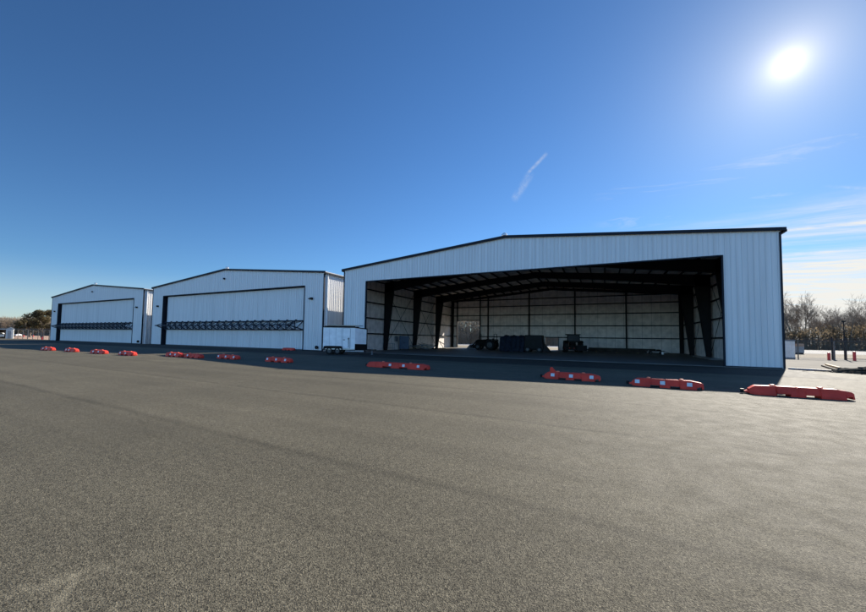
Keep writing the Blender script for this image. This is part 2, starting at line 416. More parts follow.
def make_hangar(name, loc, label, open_front):
    h = empty(name, loc, label, 'hangar', group='white metal aircraft hangars in a row')
    P = lambda b, n, m, par=h, **k: b.build(n, m, par, **k)
    # walls (outer ribbed sheets)
    P(ribbed(-HW, HW, .04, ztop, lambda s, o, z: (s, -o, z), [(OL, OR, -1, OH)]), 'front_wall', M['panel'])
    rear_open = [(1.29, 5.68, -1, 5.05), (17.4, 19.3, -1, 2.2)] if open_front else []
    rear_open = [(a-HW, c-HW, e, g) for a, c, e, g in rear_open]
    P(ribbed(-HW, HW, .02, ztop, lambda s, o, z: (s, DP+o, z), rear_open), 'rear_wall', M['panel'])
    for sx in (-1, 1):
        P(ribbed(0, DP, .02, lambda s: HE, lambda s, o, z: (sx*(HW+o), s, z)), 'side_wall', M['panel'])
    # roof, two slopes in one mesh, with thickness
    rf = MB(); ov = .25
    rf.prism([(-HW-ov, HE-.03), (0, HP+.02), (HW+ov, HE-.03), (HW+ov, HE+.06), (0, HP+.12), (-HW-ov, HE+.06)], -.10, DP+.15)
    P(rf, 'roof', M['roof'])
    t = MB(); d_ = .21
    for a, c in (((-HW-ov-.02, HE), (0, HP+.06)), ((0, HP+.06), (HW+ov+.02, HE))):
        t.prism([(a[0], a[1]+.10), (c[0], c[1]+.10), (c[0], c[1]+.10-d_), (a[0], a[1]+.10-d_)], -.20, -.105)
    P(t, 'roof_trim', M['trim'])
    for sx in (-1, 1):
        g = MB(); g.box(sx*(HW+.26)-.07 if sx > 0 else -HW-.33, sx*(HW+.26)+.07 if sx > 0 else -HW-.19, -.10, DP+.1, HE-.17, HE-.035); P(g, 'gutter', M['trim'])
        c = MB(); x0, x1 = (HW-.05, HW+.05) if sx > 0 else (-HW-.05, -HW+.07)
        c.box(x0, x1, -.055, .10, .02, HE-.16); P(c, 'corner_trim', M['trim'])
        for yy in ((.42, 7.7, 15.4, 23.1, DP-.5)):
            dsp = MB(); xa, xb = sorted((sx*(HW+.045), sx*(HW+.17))); dsp.box(xa, xb, yy, yy+.10, .05, HE-.17); P(dsp, 'downspout', M['white'])
    b = MB(); jd = .16 if open_front else .55
    b.box(OL-.09, OL, -.05, jd, .02, OH+.08).box(OR, OR+.09, -.05, jd, .02, OH+.08).box(OL, OR, -.05, jd, OH, OH+.09)
    P(b, 'opening_trim', M['trim'])
    P(MB().box(-HW+.1, OL-.09, -.045, -.037, .02, .10), 'base_trim', M['trim']); P(MB().box(OR+.09, HW-.1, -.045, -.037, .02, .10), 'base_trim', M['trim'])
    vent = MB(); vent.lathe((-.2, .35, HP+.10), (0,0,1), [(0,.0),(0,.13),(.18,.13),(.2,.26),(.3,.26),(.42,.12),(.45,0)], 16); P(vent, 'ridge_vent', M['alu'], smooth=False)
    if not open_front:
        # door leaf, recessed
        dr = ribbed(OL+.42, OR-.06, .10, lambda s: OH-.08, lambda s, o, z: (s, .42-o, z))
        # leaf is the same width as the opening less a gap
        d = P(dr, 'door', M['panel'])
        bk = MB(); bk.box(OL+.0, OR, .60, .66, .02, OH); P(bk, 'door_back_panel', M['black'], d)
        fr = MB(); fr.box(OL+.40, OR-.04, .425, .58, .04, .12).box(OL+.40, OR-.04, .425, .58, OH-.10, OH-.03)
        fr.box(OR-.06, OR-.01, .36, .42, .06, OH-.05); P(fr, 'door_frame', M['trim'], d)
        tr = MB(); x0, x1 = OL+.15, OR-.30; zt, zb, zm, yo, yd = 3.56, 2.46, 3.02, -.95, .30
        tr.bar((x0,yd,zt),(x1,yd,zt),.14,.14).bar((x0,yd,zb),(x1,yd,zb),.14,.14)
        tr.bar((x0-.15,yo,zm),(x1-.95,yo,zm),.15,.15)
        n = 20; px = (x1-x0)/n
        for i in range(n+1):
            x = x0+i*px
            xm = min(x, x1-.95)
            tr.bar((x,yd,zt),(x,yd,zb),.08)
            tr.bar((x,yd,zt),(xm,yo,zm),.08); tr.bar((x,yd,zb),(xm,yo,zm),.08)
            if i < n:
                xn = min(x+px, x1-.95)
                tr.bar((x,yd,zt),(xn,yo,zm),.07); tr.bar((x+px,yd,zb),(xm,yo,zm),.07)
                tr.bar((x,yd,zb),(x+px,yd,zt),.06)
                tr.box(x+.1, x+.28, yd-.05, yd+.1, zt+.07, zt+.17)
        P(tr, 'door_truss', M['door_steel'], d)
        for lx, kind in ((OL-1.35, 1), (OR+1.3, 1)):
            w = MB(); w.box(lx-.16, lx+.16, -.26, -.04, 6.02, 6.26); w.box(lx-.52, lx-.15, -.16, -.04, 6.10, 6.20) if lx > 0 else None
            P(w, 'wall_light', M['black'])
        w = MB(); w.box(-.12, .12, -.22, -.04, 9.42, 9.64); P(w, 'wall_light', M['door_steel'])
        hr = MB(); hr.lathe((OR+2.35, -.16, .42), (0,1,0), [(-.08,.10),(-.08,.2),(.08,.2),(.08,.10),(-.08,.10)], 16)
        hr.box(OR+2.3, OR+2.4, -.06, -.0, .3, .55); P(hr, 'hose_reel', M['black'])
        sl = MB(); sl.box(OL, OR, -.0, .6, .0, .012); P(sl, 'threshold', M['slab'])
        return h
    # ---- open hangar: slab, liner, frames, girts, purlins
    sl = MB(); sl.box(-HW+.02, HW-.02, -.15, DP+.3, .002, .04); P(sl, 'floor_slab', M['slab'])
    IN = .06
    P(ribbed(-HW+IN, HW-IN, .04, lambda s: ztop(s)-.1, lambda s, o, z: (s, DP-IN, z), rear_open, flat=True), 'wall_liner', M['liner'])
    for sx in (-1, 1):
        P(ribbed(.1, DP-.1, .04, lambda s: HE-.1, lambda s, o, z: (sx*(HW-IN), s, z), flat=True), 'wall_liner', M['liner'])
    P(ribbed(-HW+.1, HW-.1, .04, lambda s: ztop(s)-.1, lambda s, o, z: (s, IN, z), [(OL, OR, -1, OH)], flat=True), 'wall_liner', M['liner'])
    b = MB(); b.quad((-HW,.08,HE-.12),(0,.08,HP-.12),(0,DP-.1,HP-.12),(-HW,DP-.1,HE-.12)).quad((HW,.08,HE-.12),(0,.08,HP-.12),(0,DP-.1,HP-.12),(HW,DP-.1,HE-.12))
    P(b, 'roof_liner', M['liner'])
    GZ = (2.15, 4.07, 6.0, 7.56, 8.78)
    for z in GZ:
        for sx in (-1, 1):
            g = MB(); xa, xb = sorted((sx*(HW-.07), sx*(HW-.27))); g.box(xa, xb, .3, DP-.3, z-.03, z+.03); g.box(sx*(HW-.27)-.01, sx*(HW-.27)+.01, .3, DP-.3, z-.09, z+.06)
            P(g, 'girt', M['steel'])
        segs = [(-HW+.3, HW-.3)]
        if z < 5: segs = [(-HW+.3, rear_open[0][0]-.05), (rear_open[0][1]+.05, HW-.3)]
        g = MB()
        for a, c in segs: g.box(a, c, DP-.27, DP-.07, z-.03, z+.03); g.box(a, c, DP-.28, DP-.26, z-.09, z+.06)
        P(g, 'girt', M['steel'])
    for i in range(6):
        x = -HW+i*WD/5; x = max(-HW+.2, min(HW-.2, x))
        c = MB(); c.box(x-.10, x+.10, DP-.52, DP-.28, .04, ztop(x)-.45); P(c, 'end_post', M['steel'])
    for x in (rear_open[0][0]-.06, rear_open[0][1]+.06):
        c = MB(); c.box(x-.06, x+.06, DP-.40, DP-.05, .04, ztop(x)-.3); P(c, 'door_post', M['steel'])
    c = MB(); c.box(rear_open[0][0], rear_open[0][1], DP-.34, DP-.05, 5.05, 5.17); P(c, 'door_header', M['steel'])
    for x in (rear_open[1][0]-.05, rear_open[1][1]+.05): P(MB().box(x-.04, x+.04, DP-.30, DP-.05, .04, 2.24), 'door_jamb', M['steel'])
    leaf = MB(); leaf.box(rear_open[1][0]-1.72, rear_open[1][0]-.12, DP-.34, DP-.29, .06, 2.1); P(leaf, 'sliding_door', M['white'])
    def frame(y, dk, dr, base=.42):
        b = MB(); t = .012
        kb = HE-.35                       # column/rafter joint height
        for sx in (-1, 1):
            X = lambda v: sx*(HW-.30-v)
            # column web and flanges
            web = [(X(0), .04), (X(base), .04), (X(dk), HE-.30-dk*.55), (X(dk), HE-.30), (X(0), HE-.30)]
            b.prism(web, y-t, y+t)
            b.bar((X(0), y, .04), (X(0), y, HE-.3), .26, .03, up=(1,0,0))
            b.bar((X(base), y, .04), (X(dk), y, HE-.30-dk*.55), .26, .03, up=(1,0,0))
            # rafter
            z0 = HE-.42; z1 = HP-.36
            xk = HW-.30-dk; sl_ = (HP-HE)/HW
            top = lambda x: HP-.36-sl_*abs(x)
            web = [(sx*(HW-.3), top(HW-.3)), (0, top(0)), (0, top(0)-dr), (sx*7.5, top(7.5)-dr), (sx*xk, top(xk)-dk*.85), (sx*(HW-.3), top(HW)-dk*.85)]
            b.prism(web, y-t, y+t)
            b.bar((sx*(HW-.3), y, top(HW-.3)), (0, y, top(0)), .26, .03)
            b.bar((sx*xk, y, top(xk)-dk*.85), (sx*7.5, y, top(7.5)-dr), .26, .03)
            b.bar((sx*7.5, y, top(7.5)-dr), (0, y, top(0)-dr), .26, .03)
        return b
    for y, dk in ((.45, 1.35), (7.72, 1.35), (15.45, 1.35), (23.2, 1.35)):
        P(frame(y, dk, .75), 'rigid_frame', M['steel'])
    P(frame(DP-.65, .35, .35, .3), 'rigid_frame', M['steel'])
    sl_ = (HP-HE)/HW
    for sx in (-1, 1):
        x = .5
        while x < HW-.8:
            z = HP-.24-sl_*x
            g = MB(); g.box(sx*x-.03, sx*x+.03, .1, DP-.2, z-.10, z+.09); g.box(sx*x-.06, sx*x+.06, .1, DP-.2, z-.105, z-.085)
            P(g, 'purlin', M['steel']); x += 1.5
    # rod bracing in two side bays
    for sx in (-1, 1):
        for ya, yb in ((7.72, 15.45), (15.45, 23.2)):
            g = MB(); X = sx*(HW-.34); g.bar((X, ya, .3), (X, yb, HE-.8), .035); g.bar((X-.04*sx, yb, .3), (X-.04*sx, ya, HE-.8), .035); P(g, 'brace_rod', M['steel'])
    for (yy) in (10.2, ):
        g = MB(); g.box(-HW+.32, -HW+.5, yy, yy+.5, 1.2, 1.9); P(g, 'electric_box', M['greysteel'])
    return h

YF = 30.2
big = make_hangar('hangar', (-26.05+HW, YF, 0), 'nearest white metal hangar with its wide front open to a dark bare interior', True)
h2 = make_hangar('hangar', (-65.6+HW, YF, 0), 'middle white metal hangar with closed door and dark truss, right behind the trailer side', False)
h2['label'] = 'middle white metal hangar of the row, with a closed door crossed by a dark truss'
h1 = copy_tree(h2); h1.location.x = -105.1+HW; h1['label'] = 'farthest and smallest looking white hangar with closed trussed door, beside the left fence'

# ------------------------------------------------------------------ barriers
def make_barrier(L_, squares, label, loc, rz=0, fin=False, caps=True, flat_end=False, tip=None, weeds=False):
    o = empty('barricade', loc, label, 'barricade', rz, group='low red barricades lined up on the apron')
    H = .30
    st = []   # (x, zb, zt, half width scale)
    x0, x1 = -L_/2, L_/2
    st += [(x0, .05, .09, .45), (x0+.10, .05, .13, .6), (x0+.10, .02, .17, .75), (x0+.22, .0, .26, .95), (x0+.27, 0, .285, 1)]
    pk = [(-.20, -.07), (.07, .20)]
    xs = []
    nb = max(3, int(L_/.55)); 
    for i in range(1, nb):
        gx = x0+.27+(L_-.54)*i/nb; xs += [(gx-.03, 1), (gx-.012, .93), (gx+.012, .93), (gx+.03, 1)]
    marks = [(x, s, None) for x, s in xs]
    for a, c in pk:
        a *= L_; c *= L_
        marks += [(a-.001, 1, 0), (a, 1, .075), (c, 1, .075), (c+.001, 1, 0)]
    marks.sort(key=lambda q: q[0])
    def inp(x): return any(a*L_-1e-6 <= x <= c*L_+1e-6 for a, c in pk)
    for x, s, zb in marks:
        z_ = zb if zb is not None else (.075 if inp(x) else 0)
        st.append((x, z_, H if s == 1 else H-.018, s))
    st += [(x1-.36, 0, H, 1), (x1-.30, 0, .285, 1), (x1-.20, .0, .27, .97), (x1-.1999, .07, .27, .95), (x1-.12, .11, .255, .9), (x1-.06, .10, .24, .85), (x1-.0599, .03, .24, .8), (x1-.01, .03, .2, .7), (x1, .06, .14, .55)]
    b = MB(); n0 = 0
    ring = lambda x, zb, zt, w: [(x, -.20*w, zb), (x, -.20*w, zb+(zt-zb)*.18), (x, -.165*w, zb+(zt-zb)*.55), (x, -.15*w, zb+(zt-zb)*.9), (x, -.125*w, zt),
                                 (x, .125*w, zt), (x, .15*w, zb+(zt-zb)*.9), (x, .165*w, zb+(zt-zb)*.55), (x, .20*w, zb+(zt-zb)*.18), (x, .20*w, zb)]
    for s in st: b.v += ring(*s)
    K = 10
    for i in range(len(st)-1):
        for k in range(K):
            a = i*K+k; c = i*K+(k+1) % K
            b.f.append((a, c, c+K, a+K))
    b.f.append(tuple(range(K))); b.f.append(tuple((len(st)-1)*K+k for k in reversed(range(K))))
    b.build('body', M['red'], o, bevel=.008)
    for sx in squares:
        x = x0+sx*L_
        q = MB(); q.box(x-.075, x+.075, -.012, .0, -.065, .065)
        r = q.build('reflector', M['reflector'], o); r.location = (0, -.1745, .172); r.rotation_euler = (-.23, 0, 0)
    if caps:
        for t in (.28, .72):
            c = MB(); c.lathe((x0+t*L_, 0, H-.005), (0,0,1), [(0,.07),(.03,.07),(.045,.05),(.05,0)], 14); c.build('fill_cap', M['redlite'], o)
    lg = MB(); lg.box(x0-.06, x0+.04, -.05, .05, .055, .09); lg.lathe((x0-.05, 0, .03), (0,0,1), [(0,0),(0,.05),(.12,.05),(.12,0)], 12); lg.build('hinge_tongue', M['black'], o)
    if fin:
        g = MB(); xx = x0+.42
        g.prism([(xx-.10, .28), (xx+.30, .28), (xx+.12, .34), (xx-.02, .50), (xx-.10, .47)], -.04, .04); g.build('raised_hinge', M['red'], o, bevel=.012)
    return o
BR = [(-46.6,13.3,'first red barricade from the left, farthest away on the sunlit apron',2.4,(.3,.6)),
      (-42.2,13.5,'second red barricade from the left, in front of the farthest hangar',2.4,(.25,.5)),
      (-37.1,13.5,'third red barricade from the left, below the door of the farthest hangar',2.4,(.3,.65)),
      (-33.0,13.7,'fourth red barricade from the left, alone below the gap between the two closed hangars',2.4,(.2,.55)),
      (-28.95,14.9,'left one of two red barricades nearly touching end to end',2.3,(.4,.7)),
      (-26.55,14.9,'right one of two red barricades nearly touching end to end',2.3,(.3,)),
      (-23.7,15.6,'red barricade with pale squares below the middle of the middle hangar door',2.45,(.15,.5,.88)),
      (-18.65,15.6,'red barricade lying between the door of the middle hangar and the white trailer',2.4,(.15,.5,.85)),
      (-10.15,16.2,'long red barricade in front of the left edge of the open hangar',4.0,(.42,.635,.86)),
      (-1.25,15.75,'red barricade with a raised fin on its left end, in front of the dark tractors',2.3,(.2,.52,.86)),
      (2.0,15.1,'red barricade with three pale squares just left of the rightmost one',2.25,(.12,.47,.82)),
      (5.42,14.85,'rightmost and nearest red barricade, its top edge sunlit at the shadow corner',2.5,())]
for i, (x, y, lb, L_, sq) in enumerate(BR):
    make_barrier(L_, sq, lb, (x, y, 0), rz=[.02,-.03,.03,-.02,-.05,-.06,-.04,-.03,-.01,-.06,-.10,-.01][i], fin=(i == 9))
make_barrier(2.0, (), 'single red barricade lying against the base of the middle hangar near its door corner', (-33.4, 29.3, 0), rz=.02, caps=False)

# ------------------------------------------------------------------ cargo trailer
def cargo_trailer(loc, rz):
    o = empty('cargo_trailer', loc, 'white enclosed cargo trailer with a sloped nose and loaded roof rack, parked between hangars', 'trailer', rz)
    z0, z1, y0, y1, x0, x1, xn = .52, 2.62, -.95, .95, -1.55, 1.45, 2.4
    b = MB()
    poly = [(x0,y0),(x1,y0),(xn,0),(x1,y1),(x0,y1)]
    n = len(poly); b.v = [(a,c,z0) for a,c in poly]+[(a,c,z1-(.12 if a == xn else 0)) for a,c in poly]
    b.f = [tuple(reversed(range(n))), tuple(range(n,2*n))]+[(i,(i+1)%n,n+(i+1)%n,n+i) for i in range(n)]
    b.build('body', M['white'], o, bevel=.03)
    t = MB(); t.bar((x0,y0-.012,z1-.03),(x1,y0-.012,z1-.03),.03,.09).bar((x1,y0-.012,z1-.03),(xn,-.012,z1-.15),.03,.09).bar((xn,.0,z1-.15),(x1,y1,z1-.03),.03,.09).bar((x0-.01,y0,z1-.03),(x0-.01,y1,z1-.03),.03,.09)
    t.build('roof_edge', M['black'], o)
    t = MB(); t.bar((x1+.01,y0-.012,z0+.25),(xn+.03,-.01,z0+.22),.02,.5).bar((xn+.03,.01,z0+.22),(x1+.01,y1+.012,z0+.25),.02,.5); t.build('stone_guard', M['black'], o)
    t = MB(); t.bar((xn+.02,0,z0),(xn+.02,0,z1-.1),.08,.08); t.build('nose_trim', M['black'], o)
    t = MB(); t.box(x0+.02,x1,y0-.014,y0+.02,z0-.04,z0+.05); t.build('side_rail', M['alu'], o)
    # side door
    dx0, dx1 = .30, .98
    d = MB(); d.box(dx0, dx1, y0-.025, y0-.004, z0+.08, z1-.14); dd = d.build('side_door', M['white'], o)
    e = MB(); w=.028
    e.box(dx0-w,dx0,y0-.032,y0-.003,z0+.06,z1-.12).box(dx1,dx1+w,y0-.032,y0-.003,z0+.06,z1-.12).box(dx0,dx1,y0-.032,y0-.003,z1-.14,z1-.12).box(dx0,dx1,y0-.032,y0-.003,z0+.055,z0+.08)
    e.build('door_frame', M['greysteel'], dd)
    e = MB(); e.box(dx0+.55,dx0+.58,y0-.07,y0-.03,z0+.15,z0+1.1).box(dx0+.46,dx0+.64,y0-.08,y0-.03,z0+.95,z0+1.0).box(dx0+.04,dx0+.22,y0-.07,y0-.03,z0+.85,z0+.90); e.build('latch_bar', M['black'], dd)
    # panel seams
    e = MB()
    for x in (-.95,-.35,.15): e.box(x-.006,x+.006,y0-.006,y0,z0+.05,z1-.1)
    e.build('panel_seams', M['greysteel'], o)
    # wheels
    for y in (y0-.02, y1-.22+.02):
        for x in (-.95, -.19):
            tm = MB(); R=.34
            tm.lathe((x, y, R), (0,1,0), [(0,R*.58),(0,R*.86),(.03,R*.97),(.08,R),(.16,R),(.21,R*.97),(.24,R*.86),(.24,R*.58)], 24)
            tw = tm.build('wheel', M['rubber'], o, smooth=True)
            rm = MB(); rm.lathe((x, y, R), (0,1,0), [(.02,0),(.02,R*.2),(.05,R*.25),(.06,R*.5),(.02,R*.58),(.22,R*.58),(.22,0)], 20); rm.build('rim', M['chrome'], tw)
    wl = MB(); wl.box(-1.38,.24,y0-.012,y0-.004,.44,.76); wl.build('wheel_well', M['rubber'], o)
    f = MB()
    f.prism([(-1.45,.50),(-1.40,.78),(-1.22,.82),(.08,.82),(.25,.78),(.30,.50),(.22,.50),(.17,.70),(-1.32,.70),(-1.37,.50)], y0-.26, y0-.005); f.build('fender', M['rubber'], o)
    c = MB(); c.box(x0,x1,y0+.1,y0+.2,z0-.14,z0).box(x0,x1,y1-.2,y1-.1,z0-.14,z0)
    c.bar((x1-.2,y0+.15,z0-.07),(xn+.75,0,z0-.07),.06,.1).bar((x1-.2,y1-.15,z0-.07),(xn+.75,0,z0-.07),.06,.1); c.box(xn+.7,xn+.95,-.05,.05,z0-.11,z0-.02)
    c.build('chassis', M['black'], o)
    j = MB(); j.bar((xn+.55,0,.02),(xn+.55,0,.62),.05).box(xn+.45,xn+.65,-.1,.1,0,.03); j.build('jack', M['greysteel'], o)
    # roof rack
    k = MB()
    for x in (-1.3,-.55,.2,.95): k.box(x-.02,x+.02,y0,y1,z1+.03,z1+.09)
    for y in (y0+.04,y1-.04): k.box(x0+.1,x1,y-.02,y+.02,z1+.02,z1+.09)
    k.build('roof_rack', M['black'], o)
    return o
R3 = Vector((.898,.44,0)); F3 = Vector((-.44,.898,0))
def vw(lat, z): v = R3*lat+F3*z; return (v.x, v.y, 0)
tp = vw(-8.9, 33.7); tr_ = cargo_trailer(tp, .4552+R_(1.5))
def on_trailer(lst, name, m, label, cat, grp=None):
    b = MB()
    for a, c, w, h_ in lst: b.bar(a, c, w, h_)
    o = b.build(name, m); o.location = tp; o.rotation_euler = (0,0,.4552+R_(1.5)); return tag(o, label, cat, grp)
on_trailer([((-1.2,-.5,2.75),(1.7,-.45,2.75),.25,.05),((-1.4,-.1,2.75),(.6,-.05,2.75),.2,.06)], 'plank', M['wood'], 'pale planks lying on the roof rack of the white trailer', 'planks')
on_trailer([((-1.3,.2,2.78),(1.9,.3,2.78),.05,.10),((-1.3,.62,2.78),(1.9,.72,2.78),.05,.10)]+[((-1.1+.4*i,.2,2.78),(-1.1+.4*i,.66,2.78),.03,.03) for i in range(8)], 'ladder', M['greysteel'], 'ladder lying on the far side of the trailer roof rack', 'ladder')

# ------------------------------------------------------------------ things inside the open hangar
def wheel(b_parent, x, y, R, w, tyre='rubber'):
    t = MB(); t.lathe((x, y-w/2, R), (0,1,0), [(0,R*.55),(0,R*.88),(w*.12,R*.98),(w*.5,R),(w*.88,R*.98),(w,R*.88),(w,R*.55)], 26)
    for k in range(18):
        a = 2*pi*k/18; c = Vector((x+cos(a)*R*.985, y, R+sin(a)*R*.985)); ra = Vector((cos(a),0,sin(a)))
        t.bar(c-Vector((0,w*.45,0))-ra*.01, c+Vector((0,w*.45,0))-ra*.01, .06, .06, up=ra)
    tw = t.build('wheel', M[tyre], b_parent)
    r = MB(); r.lathe((x, y-w*.3, R), (0,1,0), [(0,0),(0,R*.2),(w*.1,R*.45),(0,R*.56),(w*.6,R*.56),(w*.5,R*.45),(w*.6,0)], 20); r.build('rim', M['chrome'], tw)
def tractor(loc, rz, label, cab, loader):
    o = empty('tractor', loc, label, 'tractor', rz)
    for y in (-.85,.85): wheel(o, -.9, y, .78, .45); wheel(o, 1.15, y*.85, .45, .3)
    b = MB(); b.prism([(-.2,.75),(1.7,.75),(1.75,1.3),(1.6,1.45),(.1,1.6),(-.2,1.55)], -.33, .33); b.build('hood', M['machine'], o, bevel=.05)
    b = MB(); b.box(-1.5,1.6,-.22,.22,.5,.8).box(-1.0,-.8,-.85,.85,.7,.85).box(1.1,1.2,-.7,.7,.4,.5); b.build('chassis', M['machine'], o)
    b = MB()
    for y in (-.85,.85): b.prism([(-1.65,1.35),(-1.45,1.62),(-.4,1.65),(-.15,1.2),(-.3,1.2),(-.5,1.55),(-1.4,1.53),(-1.55,1.3)], y-.22, y+.22)
    b.build('fender', M['machine'], o)
    s = MB(); s.box(-1.1,-.65,-.25,.25,1.15,1.28).box(-1.15,-1.05,-.25,.25,1.28,1.75); s.build('seat', M['black'], o)
    s = MB(); s.lathe((-.25,0,1.75),(-.5,0,1),[(0,.19),(.02,.21),(.04,.19),(.02,.17),(0,.19)],16); s.bar((-.15,0,1.5),(-.25,0,1.76),.04); s.build('steering_wheel', M['black'], o)
    e = MB(); e.tube([(.8,.2,1.5),(.8,.2,2.3),(.85,.2,2.4)], .05, 8); e.build('exhaust_pipe', M['black'], o)
    if cab:
        c = MB()
        for x, y in ((-1.4,-.7),(-1.4,.7),(-.2,-.6),(-.2,.6)): c.bar((x,y,1.5),(x*.95,y*.95,2.42),.07)
        c.box(-1.5,-.1,-.78,.78,2.42,2.55); c.box(-1.42,-1.38,-.7,.7,1.4,1.6); cc = c.build('cab', M['machine'], o)
        g = MB(); g.quad((-1.39,-.66,1.55),(-1.39,.66,1.55),(-1.34,.64,2.41),(-1.34,-.64,2.41)).quad((-1.36,-.68,1.55),(-.22,-.6,1.55),(-.2,-.57,2.41),(-1.31,-.66,2.41)).quad((-1.36,.68,1.55),(-.22,.6,1.55),(-.2,.57,2.41),(-1.31,.66,2.41)); g.build('window', M['glass'], cc)
    else:
        c = MB(); c.tube([(-1.45,-.6,1.0),(-1.45,-.6,2.4),(-1.45,.6,2.4),(-1.45,.6,1.0)], .05, 8); c.build('roll_bar', M['black'], o)
    if loader:
        l = MB()
        for y in (-.5,.5): l.bar((-.2,y,1.45),(1.2,y,1.5),.10,.14).bar((1.2,y,1.5),(2.35,y,.45),.10,.14).bar((.1,y,.7),(.1,y,1.5),.1)
        l.bar((1.6,-.5,1.1),(1.6,.5,1.1),.08); l.build('loader_arm', M['machine'], o)
        k = MB(); k.prism([(2.3,.1),(3.0,.05),(3.0,.09),(2.42,.2),(2.36,.75),(2.28,.75)], -1.0, 1.0)
        for y in (-1.0,.97): k.prism([(2.3,.1),(3.0,.05),(2.4,.75),(2.28,.75)], y, y+.03)
        k.build('bucket', M['greysteel'], o)
    return o
t1 = tractor((-16.3,52.0,.04), pi*.98, 'dark tractor with front loader facing left, standing before the tall rear doorway', False, True)
t2 = tractor((-3.95,52.2,.04), pi/2+.25, 'dark cab tractor seen from behind with red rear lights, right of the big dark machine', True, False)
t2.scale = (1,1.12,.98)
bx_ = MB()
for i in range(5): bx_.box(-1.62,-1.58,-1.0+.5*i-.06,-1.0+.5*i+.06,.55,.63)
bx_.build('tail_light', M['red_paint'], t2)
im = MB(); im.box(-2.2,-1.7,-1.35,-.2,.25,1.0).box(-2.1,-1.6,-1.35,1.0,.35,.5); im.build('rear_implement', M['black'], t2)

# tarp covered load and black machine
def tarp_load(loc):
    random.seed(4)
    o = empty('tarp_covered_load', loc, 'dark blue tarp covered load inside the open hangar, left of the black machine', 'covered load')
    b = MB(); nx, nz = 22, 12
    def pt(i, j):
        x = -1.7+3.3*i/nx; t = j/nz
        prof = [(-1.25,.05),(-1.22,.5),(-1.15,1.0),(-1.1,1.6),(-1.0,2.05),(-.5,2.15),(0,2.2),(.5,2.15),(1.0,2.05),(1.1,1.6),(1.15,1.0),(1.22,.5),(1.25,.05)]
        y, z = prof[j]; n = sin(i*2.3+j)*.03+sin(i*.9+j*1.7)*.05
        return (x, y+n*(1 if y > 0 else -1), max(.03, z*(1-.10*max(0, 1-i/3))+n))
    for i in range(nx):
        for j in range(nz): b.quad(pt(i,j), pt(i+1,j), pt(i+1,j+1), pt(i,j+1))
    b.poly([pt(0,j) for j in range(nz+1)]); b.poly([pt(nx,j) for j in reversed(range(nz+1))])
    b.build('tarp', M['tarp'], o)
    r = MB()
    for x in (-1.0,.0,1.0): r.tube([(x,-1.31,.1),(x,-1.22,1.1),(x,-1.12,2.1),(x,0,2.28),(x,1.1,2.1),(x,1.3,.1)], .02, 6)
    r.build('rope', M['black'], o)
tarp_load((-11.0,47.6,.04))
def black_machine(loc):
    o = empty('box_machine', loc, 'tall black boxy machine with a sloping right end, beside the blue tarp', 'machine')
    b = MB(); b.prism([(-1.1,.45),(1.3,.45),(1.25,1.1),(1.12,2.25),(-1.05,2.25)], -.9, .9); b.build('housing', M['black'], o, bevel=.05)
    b = MB(); b.prism([(1.1,.1),(2.1,.05),(2.0,.25),(1.3,1.1)], -.7, .7); b.build('chute', M['black'], o)
    for x in (-.7,.8):
        for y in (-.85,.85): wheel(o, x, y, .38, .22)
    b = MB(); b.box(-1.1,1.3,-.6,.6,.3,.45).box(-.9,.9,-.92,-.9,.8,.85).box(-.9,.9,-.92,-.9,1.6,1.65); b.build('chassis', M['machine'], o)
    b = MB(); b.box(-1.0,-.2,-.93,-.905,.9,1.55); b.build('side_panel', M['machine'], o)
black_machine((-8.2,47.0,.04))
# blue cabinet
o = empty('cabinet', (-24.9,41.6,.04), 'tall blue metal cabinet against the left inner wall of the open hangar', 'cabinet', .5)
MB().box(-.65,.65,-.4,.4,.1,1.9).build('case', M['bluebox'], o, bevel=.02)
b = MB(); b.box(-.62,-.01,-.42,-.402,.14,1.86).box(.01,.62,-.42,-.402,.14,1.86); d = b.build('door', M['bluebox'], o)
MB().box(-.08,-.04,-.45,-.42,.9,1.1).box(.04,.08,-.45,-.42,.9,1.1).build('handle', M['steel'], d)
MB().box(-.6,-.5,-.35,.35,0,.1).box(.5,.6,-.35,.35,0,.1).build('foot', M['black'], o)
# steel rack between cabinet and wall
o = empty('steel_rack', (-25.3,38.6,.04), 'bare steel rack with clutter, left of the blue cabinet', 'rack', .2)
b = MB()
for x in (-.5,.5):
    for y in (-.3,.3): b.bar((x,y,0),(x,y,.9),.04)
b.build('post', M['greysteel'], o)
for z in (.25,.85): MB().box(-.55,.55,-.33,.33,z,z+.03).build('shelf', M['greysteel'], o)
# scrap beams
random.seed(8)
o = empty('beam_pile', (-24.0,45.4,.04), 'loose pile of grey steel beams on the floor at the left inner wall', 'beam pile', .15)
for i in range(16):
    x = random.uniform(-1.2,1.2); y = random.uniform(-1.3,1.3); z = .06+.06*i*.7; a = random.uniform(-.35,.35)
    l = random.uniform(1.6,3.0); s = random.uniform(-.12,.12)
    MB().bar((x-cos(a)*l/2,y-sin(a)*l/2,max(.05,z-s*l)),(x+cos(a)*l/2,y+sin(a)*l/2,max(.05,z+s*l)),.10,.08).build('beam', M['greysteel'] if i % 3 else M['wood'], o)
o = empty('engine_hoist', (-23.0,48.6,.04), 'dark folding hoist with angled boom right of the beam pile', 'hoist', .2)
MB().bar((-1.1,-.4,.08),(1.1,-.4,.08),.1).bar((-1.1,.4,.08),(1.1,.4,.08),.1).bar((-.9,-.4,.08),(-.9,.4,.08),.1).build('base', M['steel'], o)
MB().bar((-.8,0,.1),(.1,0,1.35),.12).bar((.9,0,.1),(.1,0,1.3),.08).build('mast', M['steel'], o)
MB().bar((.0,0,1.3),(.95,0,.75),.1).bar((.95,0,.75),(.95,0,.5),.03).build('boom', M['steel'], o)
